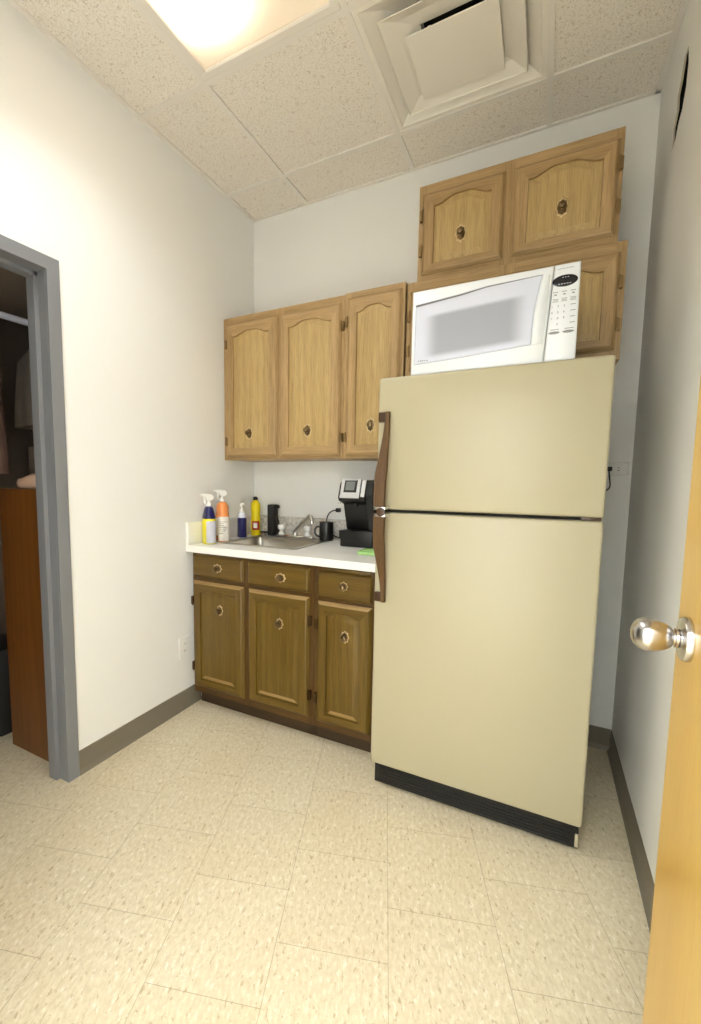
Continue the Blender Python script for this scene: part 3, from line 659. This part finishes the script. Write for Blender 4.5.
# ------------------------------------------------------------------ things on the counter
CT = CZ+.0003
def sprayer(parent, x, y, z, face, m_head, h=.075):
    """trigger spray head standing at z, nozzle pointing along face (unit xy)"""
    fx, fy_ = face; q = MB()
    MB().lathe([(.014, 0), (.015, .002), (.015, .016), (.012, .018), (.008, .02), (.008, .034)], (x, y, z), (0, 0, 1), 20).build('collar', m_head, parent)
    px, py = -fy_, fx
    def pt(f_, s_, zz): return (x+fx*f_+px*s_, y+fy_*f_+py*s_, z+zz)
    prof = [(-.020, .036), (-.024, .052), (-.012, .064), (.020, .068), (.046, .066), (.046, .054), (.022, .050), (.012, .034), (-.006, .030)]
    hd = MB().loft([[pt(a, s_, b_) for a, b_ in prof] for s_ in (-.009, -.011, .011, .009)]).build('spray_head', m_head, parent, smooth=25)
    tr = [(.016, .050), (.028, .050), (.030, .030), (.024, .010), (.019, .010), (.022, .030)]
    MB().loft([[pt(a, s_, b_) for a, b_ in tr] for s_ in (-.005, .005)]).build('trigger', m_head, hd, smooth=25)
def oval_bottle(prof, x, y, z, sx, sy, rot=0, n=28, pw=2.6):
    loops = []
    for r, h in prof:
        L = []
        for i in range(n):
            a = 2*math.pi*i/n; c, s_ = math.cos(a), math.sin(a)
            u = math.copysign(abs(c)**(2/pw), c)*sx*r; v = math.copysign(abs(s_)**(2/pw), s_)*sy*r
            L.append((x+u*math.cos(rot)-v*math.sin(rot), y+u*math.sin(rot)+v*math.cos(rot), z+h))
        loops.append(L)
    return MB().loft(loops)
# label patch wrapped on an oval bottle: same outline, slightly larger, between two angles
def wrap(prof, x, y, z, sx, sy, rot, a0, a1, n=14, pw=2.6, off=.0008):
    loops = []
    for r, h in prof:
        L = []
        for i in range(n+1):
            a = math.radians(a0+(a1-a0)*i/n); c, s_ = math.cos(a), math.sin(a)
            u = math.copysign(abs(c)**(2/pw), c)*(sx*r+off); v = math.copysign(abs(s_)**(2/pw), s_)*(sy*r+off)
            L.append((x+u*math.cos(rot)-v*math.sin(rot), y+u*math.sin(rot)+v*math.cos(rot), z+h))
        loops.append(L)
    return MB().loft(loops, cap0=False, cap1=False, closed=False)
FD = (.50, -.86)
# 1: yellow labelled spray bottle with navy shoulders
bx_, by_ = .070, -.530; rot = math.radians(-35)
t = thing('spray_bottle', 'white-topped spray bottle with yellow label and navy shoulders, nearest the counter front', 'bottle', (bx_, by_, CT), 'spray bottles on the counter')
body = oval_bottle([(.90, 0), (1, .004), (1, .125), (.97, .135)], bx_, by_, CT, .050, .034, rot).build('body', M['ylabel'], t, smooth=50)
wrap([(1, .006), (1, .124)], bx_, by_, CT, .050, .034, rot, -42, 60).build('label', M['glabel'], body, smooth=50)
oval_bottle([(.97, .1355), (.93, .150), (.62, .190), (.40, .200)], bx_, by_, CT, .050, .034, rot).build('shoulder', M['navy'], t, smooth=50)
sprayer(t, bx_, by_, CT+.2005, (-.5, -.86), M['white'])
# 2: orange spray bottle
bx_, by_ = .074, -.420
t = thing('spray_bottle', 'tall clear spray bottle of orange liquid with a white trigger head', 'bottle', (bx_, by_, CT), 'spray bottles on the counter')
body = oval_bottle([(.90, 0), (1, .005), (1, .135), (.93, .150), (.86, .165), (.88, .195), (.62, .212), (.40, .220)], bx_, by_, CT, .044, .036, rot).build('body', M['orange'], t, smooth=50)
wrap([(1, .035), (1, .132)], bx_, by_, CT, .044, .036, rot, -170, -60).build('label', M['paper'], body, smooth=50)
lb = wrap([(1, .006), (1, .140)], bx_, by_, CT, .044, .036, rot, -58, 60).build('back_label', M['paper'], body, smooth=50)
q = wrap([(1, .045), (1, .049)], bx_, by_, CT, .044, .036, rot, -50, -10, off=.0012)
for zz in (.06, .07, .08, .09, .10, .11): 
    q2 = wrap([(1, zz), (1, zz+.003)], bx_, by_, CT, .044, .036, rot, -50, random.choice((-5, 5, 15)), off=.0012); q2.bm.to_mesh(me_ := bpy.data.meshes.new('tmp')); q.bm.from_mesh(me_); bpy.data.meshes.remove(me_); q2.bm.free()
q.build('print', M['print'], lb, smooth=0)
sprayer(t, bx_, by_, CT+.2205, (-.5, -.86), M['white'])
# 3: small clear pump bottle with navy liquid
bx_, by_ = .062, -.220
t = thing('pump_bottle', 'small navy blue pump bottle with white pump head near the corner', 'bottle', (bx_, by_, CT))
oval_bottle([(.92, 0), (1, .004), (1, .108), (.97, .118)], bx_, by_, CT, .032, .025, rot).build('body', M['navy'], t, smooth=50)
oval_bottle([(.96, .1185), (.93, .130), (.75, .146), (.45, .152)], bx_, by_, CT, .032, .025, rot).build('clear_top', M['clear'], t, smooth=50)
q = MB().lathe([(.014, 0), (.014, .014), (.006, .016), (.005, .038)], (bx_, by_, CT+.1525), (0, 0, 1), 18); q.build('collar', M['white'], t)
MB().tube([(bx_-.016, by_+.010, CT+.192), (bx_, by_, CT+.197), (bx_+.022, by_-.012, CT+.202), (bx_+.034, by_-.018, CT+.203)], [.007, .009, .006, .004], 12).build('pump_head', M['white'], t)
# 4: yellow dish soap with black cap
bx_, by_ = .075, -.095
t = thing('soap_bottle', 'bright yellow cleaner bottle with black cap at the sink corner', 'bottle', (bx_, by_, CT))
body = oval_bottle([(.90, 0), (1, .005), (1, .09), (.90, .115), (.92, .14), (1.0, .172), (.95, .196), (.55, .216), (.40, .219)], bx_, by_, CT, .038, .028, rot, pw=2.3).build('body', M['yellow'], t, smooth=50)
lb = wrap([(.9995, .035), (.9995, .062), (.985, .0905)], bx_, by_, CT, .038, .028, rot, -70, 20, pw=2.3).build('emblem', M['red'], body, smooth=50)
wrap([(.9995, .048), (.9995, .062), (.99, .078)], bx_, by_, CT, .038, .028, rot, -52, -5, pw=2.3, off=.0014).build('emblem_center', M['paper'], lb, smooth=50)
MB().lathe([(.014, 0), (.0145, .002), (.0145, .014), (.011, .020), (.001, .022)], (bx_, by_, CT+.2192), (0, 0, 1), 20).build('cap', M['black'], t)
# 5: black soap dispenser
bx_, by_ = .190, -.072; CS = CZ+.0042
t = thing('soap_dispenser', 'tall narrow black dispenser standing on the sink ledge left of the faucet', 'dispenser', (bx_, by_, CS))
q = MB().box(bx_-.027, bx_+.022, by_-.026, by_+.026, CS, CS+.190, .005); q.build('body', M['blackm'], t)
MB().prism([(bx_+.0222, CS+.004), (bx_+.036, CS+.006), (bx_+.034, CS+.075), (bx_+.0222, CS+.120)], by_-.020, by_+.020).build('front_shell', M['black'], t, smooth=0)
MB().tube([(bx_+.0222, by_, CS+.180), (bx_+.036, by_, CS+.180), (bx_+.042, by_, CS+.172)], [.010, .010, .007], 12).build('spout', M['blackm'], t)
# 6: dark strainer cup at the sink corner
t = thing('sink_strainer', 'small round strainer with a dark rim on the sink back left corner', 'strainer', (.155, -.125, CS))
MB().lathe([(.012, 0), (.016, .006), (.018, .018), (.0185, .020)], (.157, -.128, CS), (0, 0, 1), 20).build('cup', M['steel'], t)
MB().lathe([(.0190, .0202), (.024, .0205), (.025, .023), (.022, .026), (.016, .0255), (.015, .023)], (.157, -.128, CS), (0, 0, 1), 24).build('rim', M['black'], t)
MB().tube(bez((.178, -.134, CS+.023), (.186, -.140, CS+.036), (.198, -.144, CS+.030), (.202, -.146, CS+.012), 8), .003, 8).build('loop', M['black'], t)
# 7: black mug
mx_, my_ = .572, -.110
t = thing('mug', 'black mug standing at the right end of the sink by the coffee maker', 'mug', (mx_, my_, CS))
prof = [(.033, 0), (.037, .002), (.0395, .012), (.0402, .102), (.0392, .1045), (.0375, .102), (.0365, .014), (.02, .008), (.001, .007)]
mg = MB().lathe(prof, (mx_, my_, CS), (0, 0, 1), 32).build('cup', M['black'], t, smooth=50)
hd = Vector((-.87, -.49, 0))
o_ = Vector((mx_, my_, CS))
MB().tube([o_+hd*.035+Vector((0, 0, .076))]+bez(o_+hd*.040+Vector((0, 0, .077)), o_+hd*.074+Vector((0, 0, .086)), o_+hd*.076+Vector((0, 0, .022)), o_+hd*.040+Vector((0, 0, .022)), 14)+[o_+hd*.034+Vector((0, 0, .024))], .0052, 10).build('handle', M['black'], t, smooth=60)
# 8: single cup coffee maker
cx0, cx1 = .716, .895; cy0, cy1 = -.255, -.030; cz = CT
t = thing('coffee_maker', 'black single serve coffee maker with silver top panel', 'coffee maker', ((cx0+cx1)/2, -.14, cz))
MB().box(cx0+.004, cx1, cy0, cy1, cz, cz+.085, .006).build('base', M['black'], t)
MB().box(cx0-.014, cx0+.0035, cy0+.025, cy0+.10, cz+.040, cz+.080, .003).build('drip_tray', M['blackm'], t)
sd = [(cy0+.085, cz+.0852), (cy1, cz+.0852), (cy1, cz+.348), (cy0+.020, cz+.348), (cy0-.012, cz+.330), (cy0-.040, cz+.258), (cy0-.028, cz+.240), (cy0+.04, cz+.220)]
MB().loft([[(x_, y_, z_) for y_, z_ in sd] for x_ in (cx0+.004, cx1-.030)]).build('head', M['black'], t, smooth=0, bevel=.004)
MB().prism([(cy0+.03, cz+.0852), (cy1, cz+.0852), (cy1, cz+.330), (cy0-.010, cz+.330), (cy0-.028, cz+.272)], cx1-.0295, cx1+.006, 'x').build('water_tank', M['blackm'], t, smooth=0, bevel=.004)
# silver panel on the slanted top
P0 = Vector((0, cy0-.0405, cz+.2585)); P1 = Vector((0, cy0-.0115, cz+.3325)); P2 = Vector((0, cy0+.022, cz+.3488))
dvec = (P1-P0).normalized(); nrm = Vector((0, -dvec.z, dvec.y))
def slant(x0, x1, a0, a1, d0, d1, name, mat_, par):
    def L(d, ins): return [(x_, (P0+dvec*a+nrm*d).y, (P0+dvec*a+nrm*d).z) for x_, a in ((x0+ins, a0+ins), (x1-ins, a0+ins), (x1-ins, a1-ins), (x0+ins, a1-ins))]
    return MB().loft([L(d0, 0), L(d1*.7, 0), L(d1, .002)]).build(name, mat_, par, smooth=0)
L_ = (P1-P0).length
sv = slant(cx0+.016, cx1-.058, -.004, L_+.022, .0006, .006, 'top_panel', M['silver'], t)
slant(cx0+.034, cx1-.076, .026, L_+.012, .0062, .0105, 'screen_bezel', M['black'], sv)
slant(cx0+.044, cx1-.086, .036, L_+.004, .0106, .0118, 'screen', M['lcd'], sv)
slant(cx1-.052, cx1-.030, .004, L_+.014, .0006, .006, 'button_strip', M['silver'], t)
MB().lathe([(.016, 0), (.016, .018), (.009, .022), (.001, .022)], ((cx0+cx1)/2-.012, cy0+.018, cz+.2285), (0, 0, -1), 18).build('nozzle', M['blackm'], t)
cord_coffee(t)
# 9: green sponge pad
t = thing('sponge_pad', 'pale green scrub pad lying on the counter by the fridge handle', 'sponge', (.935, -.405, CT))
MB().loft([rr(.895, .985, -.455, -.345, .012, CT), rr(.893, .987, -.457, -.343, .012, CT+.003), rr(.893, .987, -.457, -.343, .012, CT+.013), rr(.896, .984, -.454, -.346, .012, CT+.015)]).build('pad', M['green'], t)
q = MB().loft([rr(.899, .981, -.451, -.349, .010, CT+.0151), rr(.899, .981, -.451, -.349, .010, CT+.0165), rr(.904, .976, -.446, -.354, .009, CT+.0165), rr(.904, .976, -.446, -.354, .009, CT+.0151)], cap0=False, cap1=False); q.build('rim', M['greenl'], t)

# ------------------------------------------------------------------ inside the closet
bk = thing('bookcase', 'reddish brown wooden bookcase end seen through the grey doorway', 'bookcase', (-.33, -.9, 0))
q = MB().box(-.462, -.115, -1.300, -1.280, .0, 1.185, .002); q.build('end_panel', M['cherry'], bk, smooth=0)
MB().box(-.462, -.115, -.52, -.50, .0, 1.185, .002).build('end_panel', M['cherry'], bk, smooth=0)
MB().box(-.462, -.115, -1.279, -.521, 1.165, 1.185, .002).build('top', M['cherry'], bk, smooth=0)
for z_ in (.08, .45, .80): MB().box(-.455, -.125, -1.279, -.521, z_, z_+.018).build('shelf', M['cherry'], bk, smooth=0)
MB().box(-.123, -.116, -1.279, -.521, .02, 1.164).build('back', M['cherry'], bk, smooth=0)
# folded beige cloth on the bookcase
q = oval_bottle([(.70, 0), (.95, .006), (1, .022), (.93, .040), (.70, .053), (.3, .060)], -.275, -1.235, 1.1853, .110, .045, .2, pw=2.2)
for v in q.bm.verts: v.co.z += .006*math.sin(v.co.x*60+v.co.y*40)*(v.co.z-1.1853)/.06
o = tag(q.build('folded_cloth', M['beige'], smooth=80), 'beige folded cloth lying on top of the brown bookcase', 'cloth'); recenter(o, (-.250, -1.235, 1.1853))
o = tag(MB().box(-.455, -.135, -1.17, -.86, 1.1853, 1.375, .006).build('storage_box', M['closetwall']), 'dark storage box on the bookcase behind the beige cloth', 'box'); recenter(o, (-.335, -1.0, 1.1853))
# rail with clothes
rl = tag(MB().tube([(-.43, -2.598, 1.925), (-.43, -1.9, 1.925), (-.43, -.322, 1.925)], .014, 14).build('clothes_rail', M['glabel'], smooth=60), 'pale clothes rail inside the dark closet', 'rail'); recenter(rl, (-.43, -1.4, 1.925))
def garment(label, y, ztop, zbot, hw_, m_, x=-.43):
    t = thing('hanging_garment', label, 'clothing', (x, y, zbot), 'clothes on the closet rail')
    loops = []; n = 40
    for k_, (w_, d_, z_) in enumerate(((.05, .025, ztop), (.5, .04, ztop-.05), (.86, .05, ztop-.085), (.95, .055, ztop-.2), (.9, .06, (ztop+zbot)/2), (.98, .065, zbot+.1), (1, .07, zbot))):
        loops.append([(x+hw_*w_*math.cos(2*math.pi*i/n), y+(d_+.010*math.sin(7*2*math.pi*i/n)*min(1, k_/3))*math.sin(2*math.pi*i/n), z_) for i in range(n)])
    MB().loft(loops).build('cloth', m_, t, smooth=70)
    MB().tube([(x, y, ztop-.03), (x, y, ztop+.03), (x-.012, y, ztop+.045)]+[(x+.021*math.cos(a), y, 1.925+.0185*math.sin(a)) for a in [math.pi*(1.15-.13*i) for i in range(9)]], .002, 6).build('hanger_hook', M['chrome'], t)
    return t
garment('greyish shirt hanging on the closet rail nearest the bookcase end', -1.10, 1.86, 1.47, .20, M['shirt'])
garment('dark brown coat hanging on the closet rail at the left of the grey shirt', -1.34, 1.86, 1.25, .19, M['shirtd'], -.52)
o = tag(MB().box(-.80, -.56, -1.30, -1.0, 0, .42, .01).build('storage_bin', M['blackm']), 'black bin on the closet floor left of the bookcase', 'bin'); recenter(o, (-.68, -1.15, 0))
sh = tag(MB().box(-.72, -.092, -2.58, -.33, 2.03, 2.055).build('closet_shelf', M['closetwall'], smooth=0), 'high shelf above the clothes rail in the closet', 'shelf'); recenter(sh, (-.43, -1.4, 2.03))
o = tag(MB().box(-.66, -.25, -1.30, -.90, 2.0552, 2.26, .02).build('duffel_bag', M['shirtd'], smooth=60), 'dark bag on the high closet shelf', 'bag'); recenter(o, (-.45, -1.1, 2.0552))
